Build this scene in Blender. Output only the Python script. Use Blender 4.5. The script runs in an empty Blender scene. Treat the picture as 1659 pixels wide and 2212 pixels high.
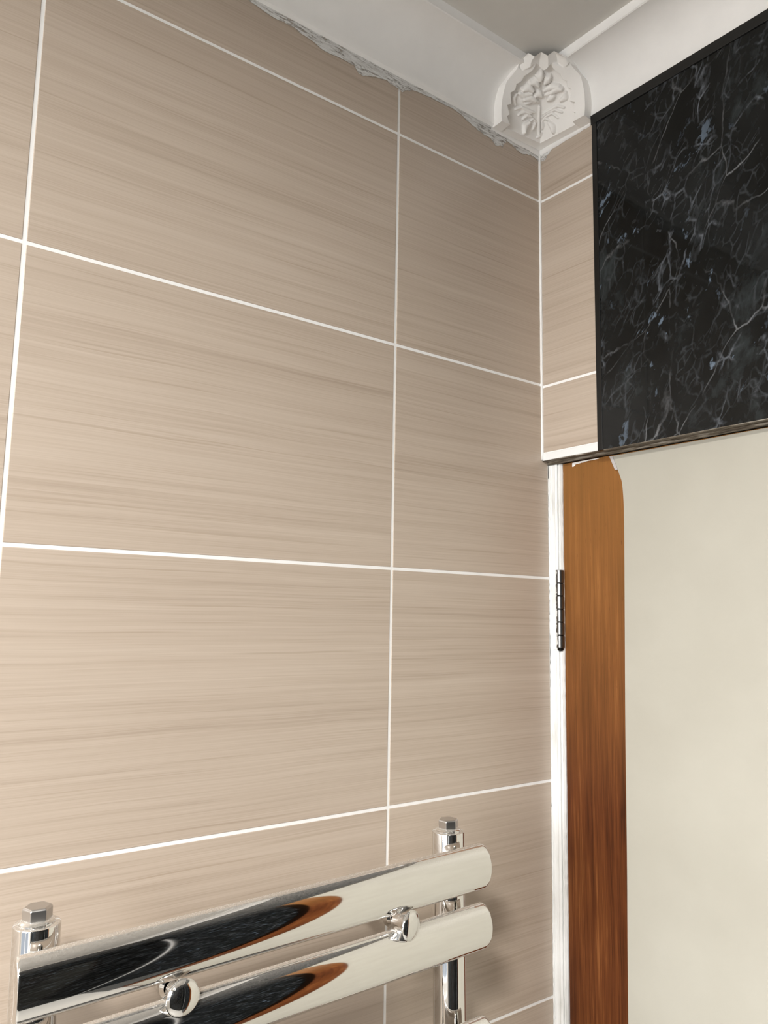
import bpy, bmesh, math, random
import numpy as np
from mathutils import Vector, Matrix
random.seed(7)
S = bpy.context.scene
COL = S.collection
PI = math.pi

# ------------------------------------------------------------------ camera
CEIL = 2.455
cam_d = bpy.data.cameras.new('camera')
cam = bpy.data.objects.new('camera', cam_d); COL.objects.link(cam)
CP = Vector((0.67195, -0.758175, 1.766175))
yaw, pit, rol = 2.4965, 0.1309, 0.0171
fwd = Vector((math.cos(pit)*math.cos(yaw), math.cos(pit)*math.sin(yaw), math.sin(pit)))
rt0 = Vector((math.sin(yaw), -math.cos(yaw), 0)); up0 = rt0.cross(fwd)
rt = rt0*math.cos(rol) + up0*math.sin(rol); up = rt.cross(fwd)
m = Matrix((( rt.x, up.x, -fwd.x, CP.x), (rt.y, up.y, -fwd.y, CP.y), (rt.z, up.z, -fwd.z, CP.z), (0, 0, 0, 1)))
cam.matrix_world = m
cam_d.sensor_fit = 'VERTICAL'; cam_d.sensor_height = 24.0
cam_d.lens = 24.0*1702.86/2212.0
cam_d.clip_start = 0.02
S.camera = cam

# ------------------------------------------------------------------ world, lights, exposure
w = bpy.data.worlds.new('world'); S.world = w; w.use_nodes = True
w.node_tree.nodes['Background'].inputs[0].default_value = (0.80, 0.88, 1.0, 1)
w.node_tree.nodes['Background'].inputs[1].default_value = 0.8
S.view_settings.view_transform = 'Standard'; S.view_settings.look = 'None'
S.view_settings.gamma = 1.0; S.view_settings.use_curve_mapping = False
S.view_settings.exposure = -0.09

def area(name, loc, rot, sx, sy, power, color):
    d = bpy.data.lights.new(name, 'AREA'); d.shape = 'RECTANGLE'; d.size = sx; d.size_y = sy
    d.energy = power; d.color = color
    o = bpy.data.objects.new(name, d); COL.objects.link(o); o.location = loc; o.rotation_euler = rot
    return o
# daylight through an assumed, unseen window in the wall behind the photographer
WX0, WX1, WZ0, WZ1, YF = 0.15, 1.15, 1.15, 2.05, -1.75
area('assumed_daylight', ((WX0+WX1)/2, YF-0.42, 2.00), (math.radians(58), 0, 0), 1.0, .8, 74, (0.96, 0.985, 1.0))
# assumed, unseen round flush ceiling lamp behind the photographer
LX, LY = .98, -1.28
lamp = area('assumed_lamp_light', (LX, LY, CEIL-.052), (0, 0, 0), .24, .24, 44, (1.0, .975, .945)); lamp.data.shape = 'DISK'

# ------------------------------------------------------------------ helpers
def tag(o, label=None, cat=None, group=None, kind=None):
    if label: o['label'] = label
    if cat: o['category'] = cat
    if group: o['group'] = group
    if kind: o['kind'] = kind
    return o

def link(name, bm, mat, parent=None, smooth=False, bevel=0, segs=2, autosmooth=None):
    me = bpy.data.meshes.new(name)
    bmesh.ops.recalc_face_normals(bm, faces=bm.faces)
    bm.to_mesh(me); bm.free()
    o = bpy.data.objects.new(name, me); COL.objects.link(o)
    if mat: me.materials.append(mat)
    if smooth: me.polygons.foreach_set('use_smooth', [True]*len(me.polygons))
    if parent: o.parent = parent
    if bevel:
        b = o.modifiers.new('bevel', 'BEVEL'); b.width = bevel; b.segments = segs; b.limit_method = 'ANGLE'
        b.harden_normals = False
    return o

def empty(name, loc=(0, 0, 0), rot=(0, 0, 0)):
    o = bpy.data.objects.new(name, None); COL.objects.link(o); o.location = loc; o.rotation_euler = rot
    o.empty_display_size = .05
    return o

def box(bm, x0, x1, y0, y1, z0, z1):
    v = [bm.verts.new(c) for c in ((x0,y0,z0),(x1,y0,z0),(x1,y1,z0),(x0,y1,z0),(x0,y0,z1),(x1,y0,z1),(x1,y1,z1),(x0,y1,z1))]
    for f in ((0,3,2,1),(4,5,6,7),(0,1,5,4),(1,2,6,5),(2,3,7,6),(3,0,4,7)): bm.faces.new([v[i] for i in f])

def boxes(*bs):
    bm = bmesh.new()
    for b in bs: box(bm, *b)
    return bm

def lathe(prof, n=48, axis='z'):
    """prof: list of (r, h) ; closes on the axis where r==0"""
    bm = bmesh.new(); rings = []
    def P(r, h, a):
        c, s = math.cos(a)*r, math.sin(a)*r
        return (c, s, h) if axis == 'z' else (h, c, s)
    for r, h in prof:
        if r < 1e-7: rings.append([bm.verts.new(P(0, h, 0))])
        else: rings.append([bm.verts.new(P(r, h, 2*PI*i/n)) for i in range(n)])
    for a, b in zip(rings, rings[1:]):
        for i in range(n):
            j = (i+1) % n
            if len(a) == 1 and len(b) == 1: continue
            if len(a) == 1: bm.faces.new((a[0], b[i], b[j]))
            elif len(b) == 1: bm.faces.new((a[i], b[0], a[j]))
            else: bm.faces.new((a[i], b[i], b[j], a[j]))
    return bm

def extrude_prof(prof, a0, a1, axis='y'):
    """closed profile of (x,z) pairs extruded along y (or (y,z) along x)"""
    bm = bmesh.new()
    def P(q, a): return (q[0], a, q[1]) if axis == 'y' else (a, q[0], q[1])
    A = [bm.verts.new(P(q, a0)) for q in prof]; B = [bm.verts.new(P(q, a1)) for q in prof]
    n = len(prof)
    for i in range(n): bm.faces.new((A[i], A[(i+1) % n], B[(i+1) % n], B[i]))
    bm.faces.new(A[::-1]); bm.faces.new(B)
    return bm

def slab_poly(poly, y0, y1):
    """polygon of (x,z) given thickness in y"""
    bm = bmesh.new()
    A = [bm.verts.new((x, y0, z)) for x, z in poly]; B = [bm.verts.new((x, y1, z)) for x, z in poly]
    n = len(poly)
    for i in range(n): bm.faces.new((A[i], A[(i+1) % n], B[(i+1) % n], B[i]))
    bm.faces.new(A[::-1]); bm.faces.new(B)
    return bm

# ------------------------------------------------------------------ material helpers
class MT:
    def __init__(s, name):
        s.m = bpy.data.materials.new(name); s.m.use_nodes = True
        s.t = s.m.node_tree; s.b = s.t.nodes['Principled BSDF']; s.out = s.t.nodes['Material Output']
    def n(s, typ, **kw):
        nd = s.t.nodes.new(typ)
        for k, v in kw.items():
            if k.startswith('i_'):
                key = k[2:]; key = int(key) if key.isdigit() else key.replace('_', ' ')
                nd.inputs[key].default_value = v
            else: setattr(nd, k, v)
        return nd
    def l(s, a, b): s.t.links.new(a, b)
    def set(s, **kw):
        for k, v in kw.items():
            i = s.b.inputs[k.replace('_', ' ')]
            if hasattr(v, 'links') or isinstance(v, bpy.types.NodeSocket): s.l(v, i)
            else: i.default_value = v
        return s
    def math(s, op, a, b=None, clamp=False):
        nd = s.t.nodes.new('ShaderNodeMath'); nd.operation = op; nd.use_clamp = clamp
        for i, v in enumerate((a, b)):
            if v is None: continue
            if isinstance(v, bpy.types.NodeSocket): s.l(v, nd.inputs[i])
            else: nd.inputs[i].default_value = v
        return nd.outputs[0]
    def pos(s):
        g = s.n('ShaderNodeNewGeometry'); sp = s.n('ShaderNodeSeparateXYZ'); s.l(g.outputs['Position'], sp.inputs[0])
        return sp.outputs
    def xyz(s, x, y, z):
        c = s.n('ShaderNodeCombineXYZ')
        for i, v in enumerate((x, y, z)):
            if isinstance(v, bpy.types.NodeSocket): s.l(v, c.inputs[i])
            else: c.inputs[i].default_value = v
        return c.outputs[0]
    def noise(s, vec, scale=1, detail=3, rough=.5, dist=0):
        nd = s.n('ShaderNodeTexNoise'); nd.inputs['Scale'].default_value = scale; nd.inputs['Detail'].default_value = detail
        nd.inputs['Roughness'].default_value = rough; nd.inputs['Distortion'].default_value = dist
        if vec is not None: s.l(vec, nd.inputs['Vector'])
        return nd.outputs['Fac']
    def ramp(s, fac, stops, interp='LINEAR'):
        nd = s.n('ShaderNodeValToRGB'); cr = nd.color_ramp; cr.interpolation = interp
        while len(cr.elements) < len(stops): cr.elements.new(.5)
        for e, (p, c) in zip(cr.elements, stops):
            e.position = p; e.color = (c, c, c, 1) if isinstance(c, (int, float)) else (*c, 1)
        s.l(fac, nd.inputs[0]); return nd.outputs[0]
    def mix(s, fac, a, b, mode='MIX'):
        nd = s.n('ShaderNodeMix', data_type='RGBA', blend_type=mode)
        for i, v in ((0, fac), (6, a), (7, b)):
            if isinstance(v, bpy.types.NodeSocket): s.l(v, nd.inputs[i])
            else: nd.inputs[i].default_value = v if i == 0 else (*v, 1)
        return nd.outputs[2]
    def bump(s, h, strength=.3, dist=.001):
        nd = s.n('ShaderNodeBump'); nd.inputs['Strength'].default_value = strength; nd.inputs['Distance'].default_value = dist
        s.l(h, nd.inputs['Height']); return nd.outputs[0]

def simple(name, col, rough=.5, metal=0, bumpscale=None, bs=.2, bd=.0005, spec=.5):
    M = MT(name); M.set(Base_Color=(*col, 1), Roughness=rough, Metallic=metal)
    M.b.inputs['Specular IOR Level'].default_value = spec
    if bumpscale:
        g = M.n('ShaderNodeNewGeometry')
        M.l(M.bump(M.noise(g.outputs['Position'], bumpscale, 4), bs, bd), M.b.inputs['Normal'])
    return M.m

def tile_material():
    M = MT('wood_effect_tile'); x, y, z = M.pos()
    oi = M.n('ShaderNodeObjectInfo')
    off = M.math('MULTIPLY', oi.outputs['Random'], 37.0)
    al = M.math('ADD', M.math('SUBTRACT', x, y), off)
    warp = M.noise(M.xyz(M.math('MULTIPLY', al, 5.0), off, M.math('MULTIPLY', z, 9.0)), 1, 2)
    zz = M.math('ADD', z, M.math('MULTIPLY', warp, .005))
    fine = M.noise(M.xyz(M.math('MULTIPLY', al, 5.5), off, M.math('MULTIPLY', zz, 780)), 1, 3, .6)
    mid = M.noise(M.xyz(M.math('MULTIPLY', al, 2.2), off, M.math('MULTIPLY', zz, 170)), 1, 4, .62)
    wide = M.noise(M.xyz(M.math('MULTIPLY', al, 1.2), off, M.math('MULTIPLY', zz, 26)), 1, 2, .5)
    v = M.math('ADD', M.math('ADD', M.math('MULTIPLY', fine, .42), M.math('MULTIPLY', mid, .46)), M.math('MULTIPLY', wide, .20))
    c = M.ramp(v, [(.36, (.395, .315, .246)), (.50, (.474, .388, .311)), (.60, (.512, .424, .344)), (.74, (.550, .464, .384))])
    line = M.ramp(M.noise(M.xyz(M.math('MULTIPLY', al, 3.0), M.math('ADD', off, 5), M.math('MULTIPLY', zz, 260)), 1, 2, .5),
                  [(.27, 1.0), (.37, 0.0)])
    c = M.mix(M.math('MULTIPLY', line, .36), c, (.33, .25, .18))
    M.set(Base_Color=c, Roughness=.34)
    M.b.inputs['Specular IOR Level'].default_value = .45
    M.l(M.bump(v, .12, .0004), M.b.inputs['Normal'])
    return M.m

def marble_material(name='black_marble'):
    M = MT(name); x, y, z = M.pos()
    base = M.xyz(M.math('ADD', x, y), 0.0, z)
    mp = M.n('ShaderNodeMapping'); M.l(base, mp.inputs[0]); mp.inputs['Rotation'].default_value = (0, -.42, 0)
    mp2 = M.n('ShaderNodeMapping'); M.l(mp.outputs[0], mp2.inputs[0]); mp2.inputs['Scale'].default_value = (1.0, 1, .52)
    P0 = mp2.outputs[0]
    nz = M.n('ShaderNodeTexNoise'); nz.inputs['Scale'].default_value = 16; nz.inputs['Detail'].default_value = 5; M.l(P0, nz.inputs['Vector'])
    wv = M.n('ShaderNodeVectorMath', operation='SCALE'); wv.inputs['Scale'].default_value = .042; M.l(nz.outputs['Color'], wv.inputs[0])
    ad = M.n('ShaderNodeVectorMath', operation='ADD'); M.l(P0, ad.inputs[0]); M.l(wv.outputs[0], ad.inputs[1]); W = ad.outputs[0]
    def vein(scale, w0, w1, src):
        vo = M.n('ShaderNodeTexVoronoi', feature='DISTANCE_TO_EDGE'); vo.inputs['Scale'].default_value = scale; M.l(src, vo.inputs['Vector'])
        return M.ramp(vo.outputs['Distance'], [(0, 1.0), (w0, .55), (w1, 0.0)])
    m1 = M.ramp(M.noise(P0, 17, 3), [(.46, 0.0), (.60, 1.0)])
    m2 = M.ramp(M.noise(P0, 9, 4, .6), [(.47, 0.0), (.62, 1.0)])
    m3 = M.ramp(M.noise(P0, 44, 4, .6), [(.46, 0.0), (.60, 1.0)])
    v1 = M.math('MULTIPLY', vein(15, .005, .013, W), m1)
    v2 = M.math('MULTIPLY', M.math('MULTIPLY', vein(46, .018, .05, W), m2), m3)
    v1 = M.math('MULTIPLY', v1, M.ramp(M.noise(P0, 40, 3, .6), [(.40, .15), (.55, 1.0)]))
    v3 = M.math('MULTIPLY', M.math('MULTIPLY', vein(95, .03, .10, W), m3), .45)
    cloud = M.noise(W, 22, 5, .65)
    patch = M.math('MULTIPLY', M.ramp(M.noise(W, 46, 5, .62), [(.615, 0.0), (.65, 1.0)]), M.ramp(M.noise(P0, 7, 2), [(.44, 0.0), (.58, 1.0)]))
    c = M.ramp(cloud, [(.40, (.0035, .0038, .0035)), (.60, (.0075, .0085, .0085)), (.74, (.028, .034, .036))])
    c = M.mix(M.math('MULTIPLY', v3, .9), c, (.075, .083, .092))
    c = M.mix(M.math('MULTIPLY', v2, .9), c, (.17, .185, .21))
    c = M.mix(M.math('MULTIPLY', v1, .75), c, (.22, .225, .235))
    c = M.mix(M.math('MULTIPLY', patch, .75), c, (.155, .20, .26))
    M.set(Base_Color=c, Roughness=.05); M.b.inputs['Specular IOR Level'].default_value = .30
    return M.m

def wood_material():
    M = MT('brown_wood_veneer'); x, y, z = M.pos()
    wv = M.noise(M.xyz(M.math('MULTIPLY', x, 22), 0, M.math('MULTIPLY', z, 3.5)), 1, 2)
    xx = M.math('ADD', x, M.math('MULTIPLY', wv, .008))
    g1 = M.noise(M.xyz(M.math('MULTIPLY', xx, 130), 0, M.math('MULTIPLY', z, 3.0)), 1, 4, .6)
    g2 = M.noise(M.xyz(M.math('MULTIPLY', xx, 700), 0, M.math('MULTIPLY', z, 14)), 1, 3, .6)
    g3 = M.noise(M.xyz(M.math('MULTIPLY', x, 14), 0, M.math('MULTIPLY', z, 6)), 1, 3, .5)
    v = M.math('ADD', M.math('ADD', M.math('MULTIPLY', g1, .40), M.math('MULTIPLY', g2, .32)), M.math('MULTIPLY', g3, .32))
    c = M.ramp(v, [(.40, (.038, .010, .0025)), (.48, (.085, .0235, .006)), (.56, (.132, .040, .0105)), (.66, (.26, .100, .030))])
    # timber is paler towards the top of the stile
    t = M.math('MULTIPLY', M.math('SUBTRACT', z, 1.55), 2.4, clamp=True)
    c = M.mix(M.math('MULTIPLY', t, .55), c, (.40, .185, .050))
    pore = M.ramp(M.noise(M.xyz(M.math('MULTIPLY', x, 900), 0, M.math('MULTIPLY', z, 60)), 1, 2), [(.27, 1.0), (.33, 0.0)])
    c = M.mix(M.math('MULTIPLY', pore, .6), c, (.09, .03, .010))
    M.set(Base_Color=c, Roughness=.45); M.b.inputs['Specular IOR Level'].default_value = .22; M.l(M.bump(v, .15, .0004), M.b.inputs['Normal'])
    return M.m

def chrome_material():
    M = MT('chrome'); g = M.n('ShaderNodeNewGeometry')
    sp = M.n('ShaderNodeSeparateXYZ'); M.l(g.outputs['Normal'], sp.inputs[0])
    upm = M.math('MULTIPLY', M.math('SUBTRACT', sp.outputs[2], .35), 1.5, clamp=True)
    ns = M.ramp(M.noise(g.outputs['Position'], 900, 3, .6), [(.35, .25), (.75, .8)])
    dust = M.math('MULTIPLY', M.math('MULTIPLY', upm, ns), .55)
    M.set(Base_Color=(.78, .77, .75, 1), Metallic=1.0, Roughness=.035)
    d = M.n('ShaderNodeBsdfDiffuse'); d.inputs[0].default_value = (.72, .68, .62, 1)
    mx = M.n('ShaderNodeMixShader'); M.l(dust, mx.inputs[0]); M.l(M.b.outputs[0], mx.inputs[1]); M.l(d.outputs[0], mx.inputs[2])
    M.l(mx.outputs[0], M.out.inputs[0])
    return M.m

def painted_steel():
    M = MT('hinge_steel_with_paint'); g = M.n('ShaderNodeNewGeometry'); sp = M.n('ShaderNodeSeparateXYZ'); M.l(g.outputs['Position'], sp.inputs[0])
    side = M.math('MULTIPLY', M.math('SUBTRACT', .0136, sp.outputs[0]), 80.0)
    n = M.noise(g.outputs['Position'], 110, 4, .6)
    f = M.ramp(M.math('ADD', n, side), [(.44, 0.0), (.48, 1.0)])
    M.set(Base_Color=M.mix(f, (.20, .195, .19), (.82, .82, .80)), Metallic=M.math('SUBTRACT', 1.0, f), Roughness=M.math('ADD', M.math('MULTIPLY', f, .2), .28))
    return M.m

def white_paint():
    M = MT('brushed_white_gloss'); x, y, z = M.pos()
    n = M.noise(M.xyz(M.math('MULTIPLY', x, 260), M.math('MULTIPLY', y, 260), M.math('MULTIPLY', z, 30)), 1, 4, .6)
    n2 = M.noise(M.xyz(M.math('MULTIPLY', x, 90), M.math('MULTIPLY', y, 90), M.math('MULTIPLY', z, 14)), 1, 3, .6)
    c = M.ramp(n2, [(.30, (.66, .66, .63)), (.42, (.82, .82, .80)), (.6, (.86, .86, .845))])
    M.set(Base_Color=c, Roughness=.32); M.l(M.bump(M.math('ADD', n, n2), .5, .0006), M.b.inputs['Normal'])
    return M.m

def cream_vinyl():
    M = MT('cream_vinyl'); x, y, z = M.pos(); P = M.xyz(x, 0, z)
    n = M.noise(P, 9, 3); s = M.ramp(M.noise(P, 26, 5, .6), [(.70, 0.0), (.78, 1.0)])
    c = M.ramp(n, [(.3, (.420, .398, .338)), (.7, (.455, .434, .372))])
    c = M.mix(M.math('MULTIPLY', s, .12), c, (.42, .38, .31))
    M.set(Base_Color=c, Roughness=.5); M.l(M.bump(M.noise(P, 14, 4), .35, .004), M.b.inputs['Normal'])
    return M.m

def plaster(name, col):
    M = MT(name); g = M.n('ShaderNodeNewGeometry')
    n = M.noise(g.outputs['Position'], 30, 5, .6)
    c = M.mix(M.ramp(n, [(.35, 0.0), (.7, 1.0)]), tuple(k*.965 for k in col), col)
    M.set(Base_Color=c, Roughness=.55); M.l(M.bump(n, .25, .0012), M.b.inputs['Normal'])
    return M.m

def head_wood():
    M = MT('rough_dark_timber'); x, y, z = M.pos()
    n = M.noise(M.xyz(M.math('MULTIPLY', x, 35), M.math('MULTIPLY', y, 500), M.math('MULTIPLY', z, 300)), 1, 5, .65)
    c = M.ramp(n, [(.35, (.035, .024, .014)), (.50, (.13, .105, .075)), (.66, (.34, .31, .265))])
    M.set(Base_Color=c, Roughness=.7); M.l(M.bump(n, .6, .0012), M.b.inputs['Normal'])
    return M.m

def smear_material():
    M = MT('smeared_filler'); x, y, z = M.pos()
    h = M.math('SUBTRACT', 2.3925, z)
    st = M.noise(M.xyz(0, M.math('ADD', M.math('MULTIPLY', y, 60), M.math('MULTIPLY', x, 60)), M.math('MULTIPLY', z, 420)), 1, 5, .7)
    big = M.noise(M.xyz(0, M.math('ADD', M.math('MULTIPLY', y, 35), M.math('MULTIPLY', x, 35)), M.math('MULTIPLY', z, 60)), 1, 3, .6)
    c = M.ramp(st, [(.34, (.36, .33, .30)), (.46, (.62, .61, .59)), (.60, (.78, .78, .77))])
    a = M.ramp(M.math('ADD', M.math('MULTIPLY', st, .55), M.math('MULTIPLY', big, .45)), [(.40, 0.10), (.48, 1.0)])
    M.set(Base_Color=c, Roughness=.6, Alpha=a); M.l(M.bump(st, .5, .0008), M.b.inputs['Normal'])
    return M.m

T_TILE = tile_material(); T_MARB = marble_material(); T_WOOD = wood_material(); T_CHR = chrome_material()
T_HINGE = painted_steel(); T_WP = white_paint(); T_CREAM = cream_vinyl()
T_CEIL = plaster('ceiling_paint', (.70, .68, .64)); T_COVE = plaster('coving_paint', (.93, .915, .895)); T_ORN = plaster('ornament_plaster', (.945, .92, .89))
T_GROUT = simple('white_grout', (.90, .89, .87), .6, bumpscale=400, bs=.4, bd=.0004)
T_BLACK = simple('black_edge_trim', (.0045, .0045, .004), .35)
T_WPLAST = simple('white_tile_trim', (.84, .84, .83), .25, bumpscale=160, bs=.25, bd=.0005)
T_HEAD = head_wood(); T_SMEAR = smear_material()
T_DARK = simple('dark_gap', (.01, .008, .006), .8)
T_TAPE = simple('clear_tape', (.50, .47, .46), .2)
T_FLOOR = simple('pale_vinyl_floor', (.62, .60, .56), .4, bumpscale=60)
T_PLASTER = plaster('wall_plaster', (.78, .76, .72))
T_ZINC = simple('zinc_plug', (.62, .61, .60), .28, 1)
T_STEEL = simple('dull_steel', (.30, .29, .28), .33, 1)

# ------------------------------------------------------------------ the setting
RX = 1.415                       # right wall
HZ = 1.9667                      # underside of the tiled wall over the door
DX = 0.8395                       # right side of the door opening
GT = 0.0033                      # grout width
ZR = [2.3900, 2.3200, 2.0664, 1.8167, 1.5697, 1.3229, 1.0736, .8243, .5750, .3257, .0764, 0.0]
YC = [0.0118, -.2407, -.6279, -1.0151, -1.4023, YF]

def tile_bm(a0, a1, z0, z1, side):
    g = GT/2
    if side == 'x': return boxes((-.0075, 0, a0+g, a1-g, z0+g, z1-g))
    return boxes((a0+g, a1-g, 0, .0075, z0+g, z1-g))

wl = link('wall_left', boxes((-.10, -.0075, YF, .10, 0, CEIL)), T_PLASTER); tag(wl, kind='structure')
link('grout', boxes((-.0080, -.0006, YF, .0115, 0, 2.395)), T_GROUT, wl)
for r in range(len(ZR)-1):
    for c in range(len(YC)-1):
        z1, z0 = ZR[r], ZR[r+1]
        if r == 0: z1 = 2.397
        y1, y0 = YC[c], YC[c+1]
        if c == 0 and z0 > HZ: y1 = .0006
        if c == 0 and r == 2:                       # the tile that the door head cuts into: L-shaped
            g = GT/2; bm = bmesh.new()
            pts = [(y0+g, z0+g), (y1-g, z0+g), (y1-g, HZ), (0-g*.6, HZ), (0-g*.6, z1-g), (y0+g, z1-g)]
            A = [bm.verts.new((-.0075, a, b)) for a, b in pts]; B = [bm.verts.new((0, a, b)) for a, b in pts]
            for i in range(6): bm.faces.new((A[i], A[(i+1) % 6], B[(i+1) % 6], B[i]))
            bm.faces.new(A[::-1]); bm.faces.new(B)
            link('tile', bm, T_TILE, wl, bevel=.0005)
        else:
            link('tile', tile_bm(y0, y1, z0, z1, 'x'), T_TILE, wl, bevel=.0005)

# silicone in the corner and along the door frame
def bead(name, path, r, mat, parent, jit=0.0, n=8, seed=1, step=.012):
    rnd = random.Random(seed); bm = bmesh.new(); rings = []
    pts = []
    for a, b in zip(path, path[1:]):
        a = Vector(a); b = Vector(b); k = max(1, int((b-a).length/step))
        for i in range(k): pts.append(a.lerp(b, i/k))
    pts.append(Vector(path[-1]))
    for i, p in enumerate(pts):
        d = (pts[min(i+1, len(pts)-1)] - pts[max(i-1, 0)]).normalized()
        u = d.orthogonal().normalized(); v = d.cross(u)
        rr = r*(1 + rnd.uniform(-jit, jit))
        rings.append([bm.verts.new(p + u*math.cos(2*PI*k/n)*rr + v*math.sin(2*PI*k/n)*rr) for k in range(n)])
    for a, b in zip(rings, rings[1:]):
        for k in range(n): bm.faces.new((a[k], a[(k+1) % n], b[(k+1) % n], b[k]))
    bm.faces.new(rings[0]); bm.faces.new(rings[-1][::-1])
    return link(name, bm, mat, parent, smooth=True)
bead('corner_sealant', [(.0003, -.0003, HZ+.001), (.0003, -.0003, 2.379), (.0012, -.0012, 2.386)], .0019, T_GROUT, wl, .14, seed=3)
bead('frame_sealant', [(.0004, .0118, .9), (.0004, .0112, 1.3), (.0004, .0120, 1.7), (.0004, .0118, 1.945)], .0011, T_WP, wl, .55, seed=5, step=.004)

# filler smeared on the tiles under the coving
sm = [(-.4404,2.3853),(-.4027,2.3828),(-.3831,2.382),(-.36,2.3785),(-.345,2.3746),(-.3237,2.3748),(-.3051,2.3757),(-.2986,2.3697),(-.2921,2.3687),(-.284,2.3725),(-.2761,2.3761),(-.2595,2.3779),(-.2507,2.376),(-.2411,2.3751),(-.237,2.3734),(-.226,2.381),(-.2147,2.3845),(-.1931,2.3856),(-.17,2.3862),(-.1518,2.3864),(-.14,2.3835),(-.1323,2.3809),(-.12,2.3775),(-.1042,2.3736),(-.0919,2.3735),(-.0836,2.3673),(-.077,2.370),(-.071,2.3703),(-.066,2.378),(-.0625,2.3821),(-.055,2.381),(-.0496,2.3788),(-.043,2.377),(-.0365,2.3748),(-.028,2.3775),(-.0186,2.3798),(-.0095,2.3799),(-.002,2.376)]
def smear(pts, mk, parent, nv=7, th=.0006, seed=2):
    rnd = random.Random(seed); fine = []
    for (a, za), (b, zb) in zip(pts, pts[1:]):
        for k in range(3):
            t = k/3; fine.append((a+(b-a)*t, za+(zb-za)*t + rnd.uniform(-.0011, .0011)))
    fine.append(pts[-1]); bm = bmesh.new(); rows = []
    for a, zb in fine:
        zb = min(zb, 2.3905)
        rows.append([bm.verts.new(mk(a, zb + (2.3935-zb)*j/nv, .00015 + th*(math.sin(PI*min(1, j/nv*1.2+.05))*.7+.3) + rnd.uniform(0, .0002))) for j in range(nv+1)])
    for A, B in zip(rows, rows[1:]):
        for j in range(nv): bm.faces.new((A[j], B[j], B[j+1], A[j+1]))
    return link('filler_smear', bm, T_SMEAR, parent, smooth=True)
smear(sm, lambda a, z, h: (h, a, z), wl)

wb = link('wall_back', boxes((-.10, RX+.1, .0075, .10, HZ+.004, CEIL), (DX+.006, RX+.1, .0075, .10, 0, HZ+.004)), T_PLASTER); tag(wb, kind='structure')
link('grout', boxes((0.0002, .60, .0006, .0080, HZ+.006, 2.395)), T_GROUT, wb)
ZB = [2.397, 2.3188, 2.0635, HZ+.0085]
for r in range(3):
    for x0, x1 in ((0.0006, .3865), (.3865, .60)):
        link('tile', tile_bm(x0, x1, ZB[r+1], ZB[r], 'y'), T_TILE, wb, bevel=.0005)
link('tile_edge_trim', boxes((.0006, .60, -.0004, .0080, HZ-.0006, HZ+.0090)), T_WPLAST, wb, bevel=.0009, segs=3)
smear([(.003, 2.376), (.008, 2.374), (.014, 2.379), (.022, 2.3845), (.035, 2.3865), (.06, 2.387), (.10, 2.388)], lambda a, z, h: (a, -h, z), wb, seed=8)

wr = link('wall_right', boxes((RX+.006, RX+.1, YF, .10, 0, CEIL)), T_PLASTER); tag(wr, kind='structure')
wf = link('wall_front', boxes((-.10, WX0, YF-.10, YF, 0, CEIL), (WX1, RX+.1, YF-.10, YF, 0, CEIL), (WX0, WX1, YF-.10, YF, 0, WZ0), (WX0, WX1, YF-.10, YF, WZ1, CEIL)), T_PLASTER); tag(wf, kind='structure')
fl = link('floor', boxes((-.10, RX+.1, YF-.1, .10, -.1, 0)), T_FLOOR); tag(fl, kind='structure')
ce = link('ceiling', boxes((-.10, RX+.1, YF-.1, .10, CEIL, CEIL+.1)), T_CEIL); tag(ce, kind='structure')
# assumed, unseen window behind the photographer: frame and mullion, no pane
wn = empty('assumed_window_1', ((WX0+WX1)/2, YF-.05, WZ0)); tag(wn, kind='structure')
def wbx(nm, mat, *b):
    bm = boxes(*b)
    for v in bm.verts: v.co -= Vector(wn.location)
    return link(nm, bm, mat, wn)
wbx('window_frame', T_WPLAST, (WX0, WX0+.05, YF-.08, YF-.02, WZ0, WZ1), (WX1-.05, WX1, YF-.08, YF-.02, WZ0, WZ1), (WX0+.05, WX1-.05, YF-.08, YF-.02, WZ0, WZ0+.05), (WX0+.05, WX1-.05, YF-.08, YF-.02, WZ1-.05, WZ1))
wbx('mullion', T_WPLAST, ((WX0+WX1)/2-.02, (WX0+WX1)/2+.02, YF-.075, YF-.025, WZ0+.05, WZ1-.05))

# assumed flush ceiling lamp, out of view (the light itself is at the top of the script)
lt = empty('assumed_ceiling_lamp', (LX, LY, CEIL)); tag(lt, 'assumed round white flush ceiling lamp overhead, glinting in the chrome rail', 'ceiling lamp')
link('lamp_housing', lathe([(0, 0), (.15, 0), (.155, -.01), (.155, -.05), (.145, -.055), (.135, -.05), (.135, -.012), (0, -.012)], 64), T_WPLAST, lt, smooth=False)

# coving: concave plaster profile along both walls
def cove_prof():
    pts = [(0.0, 2.3905), (.0045, 2.3925), (.0060, 2.3955)]
    for i in range(1, 15):                      # concave quarter ellipse
        a = PI/2*i/14
        pts.append((.0060 + .0510*(1-math.cos(a)), 2.3955 + .0490*math.sin(a)))
    pts += [(.0585, 2.4443), (.0600, 2.4452), (.0612, 2.4535), (.0625, 2.4560), (0.0, 2.4560)]
    return pts
cp = cove_prof()
def cove(name, mk, a0, a1, n=40):
    bm = bmesh.new(); rows = []
    for i in range(n+1):
        a = a0 + (a1-a0)*i/n
        rows.append([bm.verts.new(mk(q, a, z)) for q, z in cp])
    k = len(cp)
    for A, B in zip(rows, rows[1:]):
        for j in range(k): bm.faces.new((A[j], A[(j+1) % k], B[(j+1) % k], B[j]))
    bm.faces.new(rows[0]); bm.faces.new(rows[-1][::-1])
    o = link(name, bm, T_COVE, None)
    for p in o.data.polygons: p.use_smooth = True
    e = o.modifiers.new('edge', 'EDGE_SPLIT'); e.split_angle = math.radians(28)
    return tag(o, kind='structure')
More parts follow.
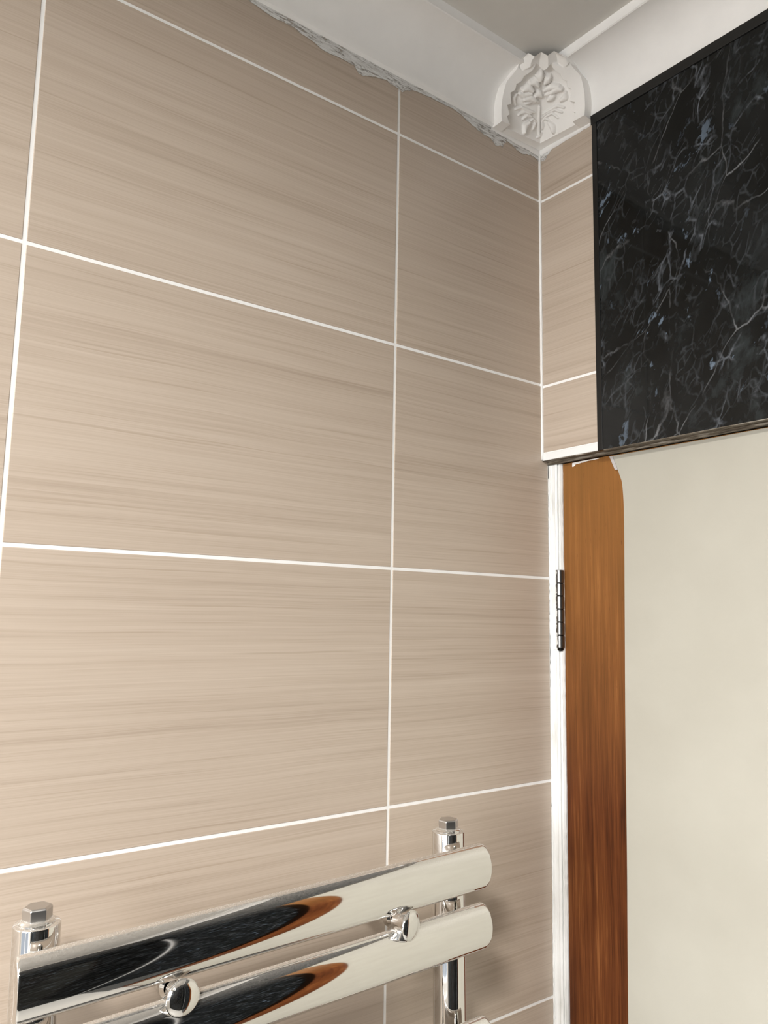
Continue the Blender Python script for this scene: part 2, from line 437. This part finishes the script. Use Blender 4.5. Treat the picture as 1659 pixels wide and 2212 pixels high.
cvl = cove('trim_1', lambda q, a, z: (q, -a, z), .085, -YF)
cvr = cove('trim_2', lambda q, a, z: (a, -q, z), .085, RX)

def nick(cv, pts, parent, r=.0008):
    bm = bmesh.new(); P = [Vector(p) for p in pts]
    rnd = random.Random(len(pts)); vs = []
    for p in P:
        vs.append([bm.verts.new(p + Vector((rnd.uniform(-r, r), rnd.uniform(-r, r), rnd.uniform(-r, r)*.4 - r*.5))) for _ in range(3)])
    for a, b in zip(vs, vs[1:]):
        for i in range(3): bm.faces.new((a[i], a[(i+1) % 3], b[(i+1) % 3], b[i]))
    bm.faces.new(vs[0]); bm.faces.new(vs[-1][::-1])
    link('plaster_nick', bm, T_COVE, parent)
nick(cvl, [(.0185, -.2165, 2.4285), (.0195, -.2140, 2.4297), (.0195, -.2125, 2.4297)], cvl)
nick(cvl, [(.0235, -.2050, 2.4325), (.0245, -.2020, 2.4340), (.0250, -.2005, 2.4332), (.0262, -.1990, 2.4345)], cvl)
nick(cvl, [(.0370, -.1920, 2.4412), (.0370, -.1890, 2.4412), (.0345, -.1875, 2.4398)], cvl)
nick(cvr, [(.1455, -.0065, 2.4005), (.1500, -.0062, 2.4010), (.1560, -.0060, 2.4020)], cvr, .0004)

# ------------------------------------------------------------------ ornamental corner block
def surf(phi, t, a=.0905, z0=2.3925, z1=2.455, q0=.0105, q1=.066, pw=1.25):
    z = z0 + (z1-z0)*t - .0035*abs(phi)*(1-t)
    c = 1 - np.sqrt(np.maximum(0, 1-t*t)); c = .75*c + .25*t*t
    q = q0 + (q1-q0)*c; aa = a + .008*t
    P0 = np.stack([q, -aa, z], -1); P2 = np.stack([aa, -q, z], -1); V = np.stack([q, -q, z], -1)
    ph = phi[..., None]
    vp = np.where(ph < 0, P0 + (V-P0)*(ph+1), V + (P2-V)*ph)
    ch = P0 + (P2-P0)*(ph+1)/2
    w_ = (.06 + .94*np.power(t, pw))[..., None]
    R_ = (1-w_)*vp + w_*ch
    k = np.clip((t-.70)/.19, 0, 1); k = (k*k*(3-2*k)*.15*np.clip((1.12-t)/.2, 0, 1))[..., None]
    return R_*(1-k) + (P0+P2)/2*k
STROKES = [([(-0.083,0.825),(-0.1,0.775)],38),([(-0.333,0.725),(-0.217,0.738),(-0.133,0.712)],30),([(0.2,0.775),(0.083,0.738)],32),([(-0.5,0.638),(-0.383,0.675),(-0.283,0.65)],32),([(-0.567,0.588),(-0.467,0.575),(-0.3,0.612)],26),([(0.067,0.663),(0.233,0.675),(0.417,0.65)],26),([(0.25,0.612),(0.383,0.638),(0.483,0.612)],28),([(-0.183,0.6),(-0.1,0.625),(-0.017,0.612)],26),([(-0.45,0.525),(-0.3,0.562),(-0.183,0.55)],28),([(-0.383,0.488),(-0.25,0.538),(-0.117,0.538)],20),([(0.167,0.55),(0.3,0.562)],26),([(0.1,0.612),(0.217,0.612)],22),([(0.45,0.475),(0.55,0.488),(0.567,0.55)],20),([(-0.633,0.425),(-0.683,0.5),(-0.633,0.575)],16),([(-0.617,0.363),(-0.483,0.413),(-0.317,0.4),(-0.183,0.4)],14),([(-0.533,0.3),(-0.417,0.363),(-0.25,0.375)],14),([(-0.433,0.262),(-0.333,0.338),(-0.233,0.338)],14),([(0.517,0.363),(0.367,0.425),(0.2,0.413),(0.05,0.4)],14),([(0.467,0.312),(0.317,0.388),(0.15,0.388),(0.033,0.363)],13),([(0.383,0.262),(0.25,0.363),(0.1,0.35)],13),([(0.183,0.288),(0.1,0.338),(0.017,0.312)],13),([(-0.25,0.275),(-0.2,0.312),(-0.117,0.288)],11),([(-0.4,0.05),(-0.383,0.162),(-0.3,0.238)],26),([(0.3,0.062),(0.283,0.15),(0.2,0.25)],26),([(-0.15,0.262),(-0.2,0.175)],16),([(0.05,0.3),(0.05,0.213)],16),([(-0.033,0.112),(-0.05,0.188),(-0.06,0.488)],14),([(-0.083,0.075),(0.0,0.125),(0.033,0.15)],14)]
def corner_block():
    NU, NV = 220, 150
    U, Vv = np.meshgrid(np.linspace(-1, 1, NU+1), np.linspace(0, 1, NV+1), indexing='ij')
    B = surf(U, Vv)
    du = np.gradient(B, axis=0); dv = np.gradient(B, axis=1)
    N = np.cross(du, dv); N /= np.linalg.norm(N, axis=-1, keepdims=True)
    if N[NU//2, NV//2] @ np.array([1, -1, -1]) < 0: N = -N
    # smooth the normals across the crease
    for _ in range(14):
        N[1:-1] = (N[:-2]+2*N[1:-1]+N[2:])/4
    N /= np.linalg.norm(N, axis=-1, keepdims=True)
    H = np.zeros(U.shape)
    for pts, wd in STROKES:
        P3 = surf(np.array([p[0] for p in pts]), np.array([p[1] for p in pts]))
        R0 = wd*.000085*(1.75 if pts[0][1] > .45 else 1.5); best = np.full(U.shape, 9.0); n = len(P3)
        for i in range(n-1):
            a, b = P3[i], P3[i+1]; ab = b-a
            s = np.clip(((B-a)@ab)/(ab@ab), 0, 1)
            d = np.linalg.norm(B - (a + s[..., None]*ab), axis=-1)
            f = (i+s)/(n-1); rr = R0*(.75+.5*np.sin(PI*f))
            best = np.minimum(best, d/rr)
        h = R0*1.35*np.sqrt(np.clip(1-best**2, 0, 1)) + R0*.25*np.exp(-best**2)
        H = np.maximum(H, h)
    # central boss shadowed hollow behind the leaves and gentle swelling under the foliage
    H += .0012*np.exp(-((U+.05)/.5)**2 - ((Vv-.5)/.28)**2)
    # raised scalloped frame
    tL = np.array([0, .16, .213, .36, .41, .57, .62, .70, .735, .80, .83, .88, 1.0])
    uL = np.array([.79, .84, .78, .84, .75, .80, .70, .70, .60, .59, .48, .34, .25])
    uR = np.array([.74, .78, .72, .76, .66, .70, .62, .62, .52, .52, .42, .30, .22])
    lim = np.where(U < 0, np.interp(Vv, tL, uL), np.interp(Vv, tL, uR))
    fr = np.clip((np.abs(U)-lim)/.03, 0, 1)
    top = np.clip((Vv - (.885 - .03*np.cos(U*PI*2.6)))/.012, 0, 1)
    F = np.maximum(fr, top)
    H = np.maximum(H*(1-F), F*.0085)
    # flutes in the top band
    H += top*.0030*(1-np.abs(np.mod(U*1.35+.25, 1)-.5)*4)
    Pn = B + N*H[..., None]
    # keep the side and bottom borders on their planes
    Pn[..., 2] = np.minimum(Pn[..., 2], 2.4549)
    bm = bmesh.new()
    vs = [[bm.verts.new(tuple(Pn[i, j])) for j in range(NV+1)] for i in range(NU+1)]
    for i in range(NU):
        for j in range(NV):
            bm.faces.new((vs[i][j], vs[i+1][j], vs[i+1][j+1], vs[i][j+1]))
    # sides back into the coving, underside back to the walls
    Lb = [bm.verts.new((0.0, Pn[0, j, 1]+.0015, Pn[0, j, 2])) for j in range(NV+1)]
    Rb = [bm.verts.new((Pn[NU, j, 0]-.0015, 0.0, Pn[NU, j, 2])) for j in range(NV+1)]
    for j in range(NV):
        bm.faces.new((Lb[j], vs[0][j], vs[0][j+1], Lb[j+1])); bm.faces.new((vs[NU][j], Rb[j], Rb[j+1], vs[NU][j+1]))
    low = []
    for i in range(NU+1):
        x, y, z = Pn[i, 0]
        if i <= NU//2: low.append(bm.verts.new((.0022, min(y, -.0022) if i < NU//2 else -.0022, z-.0015)))
        else: low.append(bm.verts.new((max(x, .0022), -.0022, z-.0015)))
    for i in range(NU): bm.faces.new((vs[i][0], low[i], low[i+1], vs[i+1][0]))
    o = link('corner_ornament', bm, T_ORN, None, smooth=True)
    e = o.modifiers.new('edge', 'EDGE_SPLIT'); e.split_angle = math.radians(55)
    return o
orn = corner_block()
tag(orn, 'white plaster coving corner block with raised acanthus leaf relief', 'ornament')
# painted lip under the block
bm = bmesh.new()
rnd = random.Random(4)
def lip(side):
    rows = []
    for i in range(26):
        a = .093*i/25; zb = 2.3835 + .0022*(a/.093) + rnd.uniform(-.0006, .0006); zt = 2.3922 - .0038*(a/.093)
        f = (lambda q, z: (q, -a, z)) if side == 'A' else (lambda q, z: (a, -q, z))
        if i == 0: f = lambda q, z: (q, -q, z)
        rows.append([bm.verts.new(f(q, z)) for q, z in ((.0003, zb), (.0022, zb+.0012), (.0026, zt), (.0003, zt+.001))])
    for A, B in zip(rows, rows[1:]):
        for j in range(3): bm.faces.new((A[j], A[j+1], B[j+1], B[j]))
lip('A'); lip('B')
link('painted_lip', bm, T_COVE, orn, smooth=True)

# ------------------------------------------------------------------ black marble wall panels
def wall_panel(name, x0, x1, z0, z1, y, label, trims):
    r = empty(name, ((x0+x1)/2, y, z0)); tag(r, label, 'marble panel')
    off = Vector(r.location)
    def part(nm, bm, mat, **k):
        for v in bm.verts: v.co -= off
        return link(nm, bm, mat, r, **k)
    part('panel_face', boxes((x0+.0005, x1, y, y+.0045, z0, z1-.001)), T_MARB)
    if 'left' in trims: part('edge_trim', boxes((x0, x0+.0073, y-.0010, y+.0045, z0-.0003, z1-.011)), T_BLACK, bevel=.0004)
    if 'top' in trims: part('edge_trim', boxes((x0-.0010, x1, y-.0014, y+.0046, z1-.0125, z1)), T_BLACK, bevel=.0004)
    if 'return' in trims: part('panel_return', boxes((x0, x0+.0050, y+.0046, y+.0440, z0, z1-.001)), T_BLACK)
    if 'bottom' in trims: part('cut_edge', boxes((x0+.008, x1, y-.0002, y+.0044, z0-.0008, z0)), T_HEAD)
    return r
wall_panel('marble_panel', .0913, RX, HZ-.0020, 2.3932, -.0052, 'glossy black marble-effect panel with white veins and black edging above door', ('left', 'top', 'bottom'))
wall_panel('marble_panel', DX+.0005, RX-.001, .0, HZ-.004, -.0046, 'black marble-effect panel right of the door, mirrored in the chrome rail', ('return',))
wrp = link('marble_panel', boxes((RX, RX+.005, YF+.001, -.006, 0, 2.392)), T_MARB)  # only the door end shows in reflections; unseen rest extended to cut bounced light
tag(wrp, 'black marble-effect panel covering the wall facing the towel rail', 'marble panel')
ct = link('trim_5', boxes((RX-.0045, RX-.0002, -.011, -.0055, 0, HZ-.004)), T_WPLAST); tag(ct, kind='structure')

# ------------------------------------------------------------------ door frame, door, hinge
def rough_strip(name, x0, x1, y0, y1, z0, z1, prof, mat, jit, seed, step=.006, parent=None):
    """vertical moulding whose plan profile (list of (x,y)) wobbles slightly with thick old paint"""
    rnd = random.Random(seed); n = int((z1-z0)/step); bm = bmesh.new(); rows = []
    for i in range(n+1):
        z = z0+(z1-z0)*i/n
        rows.append([bm.verts.new((x + rnd.uniform(-jit, jit)*k, y + rnd.uniform(-jit, jit)*k*.6, z)) for x, y, k in prof])
    k = len(prof)
    for A, B in zip(rows, rows[1:]):
        for j in range(k): bm.faces.new((A[j], A[(j+1) % k], B[(j+1) % k], B[j]))
    bm.faces.new(rows[0]); bm.faces.new(rows[-1][::-1])
    return link(name, bm, mat, parent, smooth=False)
ZJ = 1.9585
jp = [(0.0, .0118, 1), (.0035, .0117, .5), (.0050, .0123, .3), (.0085, .0126, .3), (.0100, .0119, .3), (.0128, .0128, .3), (.0128, .09, 0), (0.0, .09, 0)]
jl = rough_strip('trim_3', 0, 0, 0, 0, 0.0, ZJ+.003, jp, T_WP, .0007, 3); tag(jl, kind='structure')
# head of the frame: stepped rough timber seen from below
hd = empty('trim_4', (DX/2, .02, ZJ)); tag(hd, kind='structure')
def hpart(nm, bm, mat, **k):
    for v in bm.verts: v.co -= Vector(hd.location)
    return link(nm, bm, mat, hd, **k)
hpart('head_board', boxes((.0004, DX, .0004, .0090, HZ-.0016, HZ+.004)), T_HEAD)
hpart('head_bead', extrude_prof([(.0085, HZ+.003), (.0080, HZ-.0020), (.0100, HZ-.0046), (.0130, HZ-.0050), (.0155, HZ-.0040), (.0160, HZ+.003)], .0004, DX, 'x'), T_HEAD, smooth=False)
hpart('head_rebate', boxes((.0004, DX, .0158, .090, HZ-.0035, HZ+.0035)), T_DARK)
# door leaf
DY = .0185
dr = empty('door_1', (.42, DY+.02, 0)); tag(dr, kind='structure')
def dpart(nm, bm, mat, **k):
    for v in bm.verts: v.co -= Vector(dr.location)
    return link(nm, bm, mat, dr, **k)
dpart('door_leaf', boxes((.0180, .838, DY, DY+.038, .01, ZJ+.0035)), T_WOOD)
# white painted lipping on the hinge edge
rnd2 = random.Random(11)
bm = bmesh.new(); n = 330; rows = []
for i in range(n+1):
    z = .01 + (ZJ+.0030-.01)*i/n
    xr = .0178 - .0010*max(0, min(1, (1.55-z)/.25)) + rnd2.uniform(-.0005, .0005)
    rows.append([bm.verts.new(c) for c in ((.0134, DY+.036, z), (.0134, DY-.0040, z), (xr-.0014, DY-.0042, z), (xr, DY-.0016, z), (xr, DY+.036, z))])
for A, B in zip(rows, rows[1:]):
    for j in range(4): bm.faces.new((A[j], A[j+1], B[j+1], B[j]))
dpart('painted_lipping', bm, T_WP)
# flakes of old white paint left along the top of the brown stile
fk = [(.0331,1.9612),(.0331,1.9563),(.0350,1.9563),(.0372,1.9571),(.0385,1.9588),(.0404,1.9586),(.044,1.9590),(.0476,1.9596),(.050,1.9594),(.054,1.9600),(.0598,1.9604),(.067,1.9603),(.0744,1.9607),(.0744,1.9616),(.0491,1.9616)]
dpart('paint_flake', slab_poly(fk, DY-.0003, DY+.001), T_COVE)
# hinge: leaf painted over and six knuckles
hg = dpart('hinge', boxes((.0045, .0135, .0112, .0135, 1.7277, 1.8272)), T_WP, bevel=.0006)
HXc, HYc, HR = .0158, .0122, .0052
zk = [1.8272, 1.8105, 1.7945, 1.7780, 1.7622, 1.7460, 1.7300]
for i in range(6):
    h = zk[i]-zk[i+1]; g = .0006
    bm = lathe([(0, g), (HR-.0005, g), (HR, g+.0006), (HR, h-g-.0004), (HR-.0005, h-g), (0, h-g)], 24)
    for v in bm.verts: v.co += Vector((HXc, HYc, zk[i+1])) - Vector(dr.location)
    k = link('knuckle', bm, T_HINGE, hg, smooth=True); e = k.modifiers.new('e', 'EDGE_SPLIT'); e.split_angle = .6
bm = lathe([(0, 0), (.0022, .0004), (.0038, .0022), (.0038, .1), (0, .1)], 20)
for v in bm.verts: v.co += Vector((HXc, HYc, 1.7262)) - Vector(dr.location)
link('hinge_pin', bm, simple('dark_pin', (.03, .03, .03), .4, 1), hg, smooth=True)

# cream vinyl sheet taped over the door
left = [(.0949,1.9605),(.1028,1.9428),(.1036,1.9388),(.1071,1.9305),(.1086,1.9209),(.1093,1.9087),(.1096,1.895),(.1088,1.85),(.108,1.8137),(.1062,1.72),(.1043,1.6304),(.1023,1.48),(.0998,1.3354),(.0975,1.18),(.094,.9),(.09,.45),(.088,.03)]
def xl(z):
    for (xa, za), (xb, zb) in zip(left, left[1:]):
        if zb <= z <= za: return xa + (xb-xa)*(za-z)/(za-zb)
    return left[0][0] if z > left[0][1] else left[-1][0]
bm = bmesh.new(); XR = .725; NX, NZ = 40, 150; gf = []; gb = []
zs = sorted(set([1.9605 - (1.9605-.03)*((i/NZ)**1.35) for i in range(NZ+1)]), reverse=True)
for z in zs:
    rf = []; rb = []
    for i in range(NX+1):
        s = i/NX; x = xl(z) + (XR-xl(z))*s
        ztop = z
        lift = .0009 + .0014*math.exp(-((x-.25)/.12)**2)*(1-min(1, max(0, (1.9605-z)/.35))) + .0004*math.sin(x*31+z*9)*math.sin(z*13+x*5)
        yy = DY - .0004 - max(.0003, lift)
        rf.append(bm.verts.new((x, yy, ztop))); rb.append(bm.verts.new((x, yy+.0010, ztop)))
    gf.append(rf); gb.append(rb)
for a in range(len(zs)-1):
    for i in range(NX):
        bm.faces.new((gf[a][i], gf[a+1][i], gf[a+1][i+1], gf[a][i+1])); bm.faces.new((gb[a][i], gb[a][i+1], gb[a+1][i+1], gb[a+1][i]))
    bm.faces.new((gf[a][0], gb[a][0], gb[a+1][0], gf[a+1][0])); bm.faces.new((gf[a][NX], gf[a+1][NX], gb[a+1][NX], gb[a][NX]))
for i in range(NX):
    bm.faces.new((gf[0][i], gf[0][i+1], gb[0][i+1], gb[0][i])); bm.faces.new((gf[-1][i], gb[-1][i], gb[-1][i+1], gf[-1][i+1]))
sh = link('door_covering', bm, T_CREAM, None, smooth=True)
e = sh.modifiers.new('e', 'EDGE_SPLIT'); e.split_angle = .7
tag(sh, 'smooth cream sheet with curved upper corner fixed over the brown wooden door', 'sheet')
tp = link('tape', slab_poly([(.0913, 1.9605), (.0991, 1.9430), (.1028, 1.9429), (.0975, 1.9560), (.0962, 1.9604)], DY-.0028, DY-.0012), T_TAPE, sh)
tp['label'] = 'short strip of pale torn tape'

# ------------------------------------------------------------------ towel radiator
RY, RZ0 = -.405, 1.5
rad = empty('towel_radiator', (0, RY, RZ0), (math.atan(.0180), 0, 0))
tag(rad, 'chrome heated towel radiator with flat convex bars on the tiled wall', 'radiator')
PXc = .065; PR = .0158
def rpart(nm, bm, mat, parent=None, off=(0, 0, 0), smooth=True, split=.6):
    for v in bm.verts: v.co += Vector(off)
    o = link(nm, bm, mat, parent or rad, smooth=smooth)
    if smooth:
        e = o.modifiers.new('e', 'EDGE_SPLIT'); e.split_angle = split
    return o
PTOP = 1.5541-RZ0; PBOT = .62-RZ0
for yy in (-.1915, .1905):
    up_ = rpart('upright', lathe([(0, PBOT), (PR, PBOT), (PR, PTOP-.0012), (PR-.0003, PTOP-.0004), (PR-.0012, PTOP), (0, PTOP)], 72), T_CHR, off=(PXc, yy, 0))
    # washer and hexagonal blanking plug
    rpart('washer', lathe([(0, 0), (.0122, 0), (.0122, .0012), (.0112, .0022), (.0098, .0030), (0, .0030)], 48), T_CHR, up_, (PXc, yy, PTOP))
    bm = bmesh.new(); ang0 = .35 if yy < 0 else .12
    rings = [[bm.verts.new((math.cos(PI/3*i+ang0)*r, math.sin(PI/3*i+ang0)*r, h)) for i in range(6)] for r, h in ((.0100, .0028), (.0100, .0100), (.0088, .0112))]
    for A, B in zip(rings, rings[1:]):
        for i in range(6): bm.faces.new((A[i], A[(i+1) % 6], B[(i+1) % 6], B[i]))
    bm.faces.new(rings[-1]); bm.faces.new(rings[0][::-1])
    o = rpart('hex_plug', bm, T_ZINC, up_, (PXc, yy, PTOP), smooth=False)
    b = o.modifiers.new('b', 'BEVEL'); b.width = .0005; b.segments = 2

BX = .0965; BH = .0212
def bar_prof():
    pts = []
    n = 40
    for i in range(n+1):                         # front, from bottom edge to top edge
        a = -PI/2 + PI*i/n
        pts.append((BX + .0125*abs(math.cos(a))**.9, BH*math.sin(a)))
    for i in range(1, 14):                       # shallow back
        a = PI/2 + PI*i/14
        pts.append((BX - .0040*abs(math.cos(a))**.8, BH*math.sin(a)))
    return pts
bp = bar_prof(); BY0, BY1 = -.2125, .2070
def bar(zc):
    # ends slightly rounded: the section shrinks over the last millimetre
    bm = bmesh.new(); rows = []
    en = [(0, .80, .95), (.0004, .87, .985), (.0012, .925, 1.0), (.0024, .965, 1.0), (.0038, .99, 1.0), (.0052, 1.0, 1.0)]
    st = [(BY0+d*.5, s, q) for d, s, q in en] + [(BY0+.006+(BY1-BY0-.012)*k/8, 1.0, 1.0) for k in range(1, 8)] + [(BY1-d, s, q) for d, s, q in en[::-1]]
    for y, s, q in st: rows.append([bm.verts.new((BX+.003+(x-BX-.003)*q, y, zc+z*s)) for x, z in bp])
    k = len(bp)
    for A, B in zip(rows, rows[1:]):
        for j in range(k): bm.faces.new((A[j], A[(j+1) % k], B[(j+1) % k], B[j]))
    bm.faces.new(rows[0]); bm.faces.new(rows[-1][::-1])
    # welded blocks that join the bar to the uprights
    for yy in (-.1915, .1905): box(bm, PXc+.010, BX-.001, yy-.006, yy+.006, zc-.006, zc+.006)
    return rpart('bar', bm, T_CHR, split=.9)
for zc in (1.5262, 1.4722, 1.3716, 1.3176, 1.217, 1.163, 1.062, 1.008, .907, .853, .752, .698): bar(zc-RZ0)
# wall brackets between the two upper bars: stem, flared neck and domed round cap
for ky, kz, tw in ((-.1010, -.0042, 0.0), (.1075, -.0030, .30)):
    br = rpart('wall_bracket', lathe([(.0, -.005), (.0090, -.005), (.0090, .004-.005), (.0080, .006-.005), (.0065, .02), (.0065, .070), (.0090, .074), (.0090, .080), (.0062, .082), (0, .082)], 40, 'x'), T_CHR, off=(.006, ky, kz))
    bm = lathe([(0, -.016), (.0062, -.016), (.0066, -.010), (.0090, -.004), (.0119, -.0008), (.0128, 0), (.0128, .0010), (.0123, .0020), (.0105, .0036), (.0070, .0048), (.0035, .0054), (0, .0056)], 56, 'x')
    mrot = Matrix.Rotation(tw, 4, 'Z')
    for v in bm.verts: v.co = mrot @ v.co
    rpart('bracket_cap', bm, T_CHR, br, (.1075, ky, kz), split=1.2)
